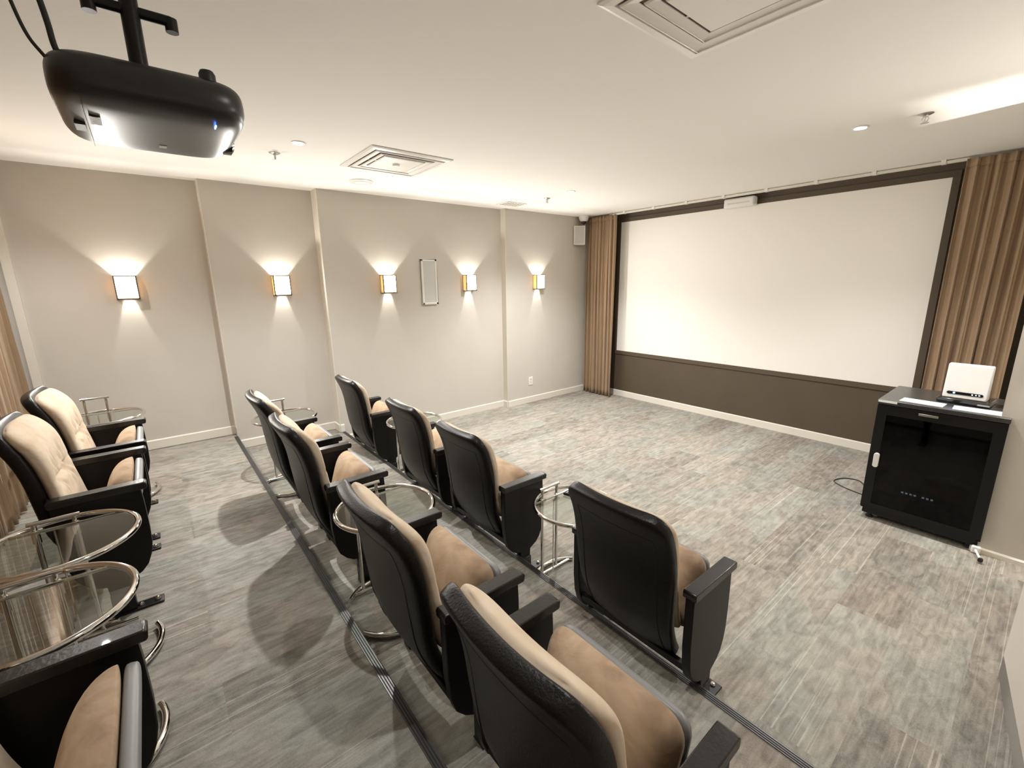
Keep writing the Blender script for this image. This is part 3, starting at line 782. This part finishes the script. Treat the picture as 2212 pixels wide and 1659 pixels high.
MB().box(-RW + .01, RW - .01, .03, RD - .03, .035, .075).obj('plinth', M_blackmetal, rk, smooth=0)
for sx in (-1, 1):
    for yy in (.06, RD - .08):
        MB().lathe([(.022, 0), (.022, .012), (.014, .016), (.014, .036)], (sx * (RW - .05), yy, 0), 16).obj('caster', M_rubber, rk)
# gear inside
def gear(z, h, lab, lights=False):
    e = empty('rack_unit', (-.385, 3.88, z)); tag(e, lab, 'rack unit', 'units inside the cabinet')
    MB().box(-.235, .235, 0, .38, 0, h).obj('case', M_blackmetal, e, bevel=.003)
    MB().box(-.235, .235, -.003, 0, .003, h - .003).obj('front_panel', mat('grey_panel', (.05, .05, .05), .4) if not lights else M_blackmetal, e, smooth=0)
    if lights:
        for k in range(7): MB().box(-.11 + k * .022 + (.02 if k > 3 else 0), -.098 + k * .022 + (.02 if k > 3 else 0), -.005, -.003, h * .45, h * .6).obj('indicator', M_bluew, e, smooth=0)
    else:
        MB().box(-.18, -.06, -.005, -.003, h * .3, h * .75).obj('display', M_pale, e, smooth=0)
gear(.66, .075, 'upper unit with a pale display seen through the cabinet glass')
gear(.20, .075, 'lower unit with small bluish lights seen through the cabinet glass', True)
MB_shelf = MB()
for z in (.195, .655, .43): MB_shelf.box(-.285, .285, .06, .50, z - .006, z - .001)
MB_shelf.obj('shelf', M_blackmetal, rk, smooth=0)
# things on the cabinet
dv = empty('media_box', (-.30, 4.10, RT), math.radians(-4)); tag(dv, 'thin black media box under the white router on the cabinet', 'media player')
MB().box(-.125, .125, -.10, .10, .004, .032).obj('case', M_blackgloss, dv, bevel=.004)
MB().box(.07, .125, -.1015, -.10, .010, .020).obj('silver_strip', M_steel, dv, smooth=0)
for sx in (-1, 1):
    for sy in (-1, 1): MB().lathe([(.01, 0), (.01, .0045)], (sx * .1, sy * .08, 0), 10).obj('foot', M_rubber, dv)
rt = empty('wifi_router', (-.305, 4.08, RT + .032), math.radians(-2)); tag(rt, 'white upright router with a lit black strip on top of the cabinet', 'router')
MB().prism([(-.045, 0), (.045, 0), (.03, .225), (-.020, .225)], -.105, .105, 'x').obj('case', M_white, rt, bevel=.008, segs=3)
st = MB(); pts = []
for k in range(32):
    a = 2 * PI * k / 32; pts.append((math.copysign(.076, math.cos(a)) * (1 if abs(math.cos(a)) > 1e-6 else 1) + .009 * math.cos(a), .036 + .009 * math.sin(a)))
st.prism(pts, -.0450, -.036, 'y').obj('light_strip', M_blackgloss, rt)
for x in (.035, .052, .067): MB().box(x - .003, x + .003, -.0456, -.0440, .034, .039).obj('indicator', M_bluew, rt, smooth=0)
MB().box(-.055, -.045, -.0456, -.0440, .032, .041).obj('indicator', M_blue, rt, smooth=0)
def sheet(x, y, rz, w_, d_, lab):
    o = MB().box(-w_ / 2, w_ / 2, -d_ / 2, d_ / 2, 0, .0035).obj('paper_sheet', M_paper, None, smooth=0); o.location = (x, y, RT + .0002); o.rotation_euler = (0, 0, rz)
    return tag(o, lab, 'paper', 'papers on the cabinet')
sheet(-.48, 3.90, math.radians(-3), .215, .12, 'white sheet of paper on the cabinet top, left one of two')
sheet(-.225, 3.89, math.radians(2), .215, .12, 'white sheet of paper on the cabinet top, right one below the router')
P_ = [(-.70, 4.20, .005), (-.82, 4.23, .005), (-.92, 4.27, .005), (-.99, 4.34, .005), (-.95, 4.46, .006), (-.86, 4.50, .006), (-.80, 4.42, .01), (-.76, 4.34, .006), (-.70, 4.33, .005)]
cable('floor_cable', P_, .004, 'thin dark cable looped on the carpet at the left foot of the cabinet')
# door stop beside the pier
ds = empty('door_stop', (-.09, 3.79, 0)); tag(ds, 'small white door stop on the carpet by the pier baseboard', 'door stop')
MB().box(-.022, .022, .0, .03, .002, .05).obj('base', M_white, ds, bevel=.008)
MB().tube([(.0, 0, .026), (.030, -.10, .022)], .006, 10).obj('arm', M_white, ds)
MB().lathe([(.012, 0), (.012, .02), (.001, .021)], (0, 0, 0), 14).xf(Matrix.Translation((.031, -.10, .022)) @ Matrix.Rotation(PI / 2, 4, 'X')).obj('rubber_tip', M_rubber, ds)
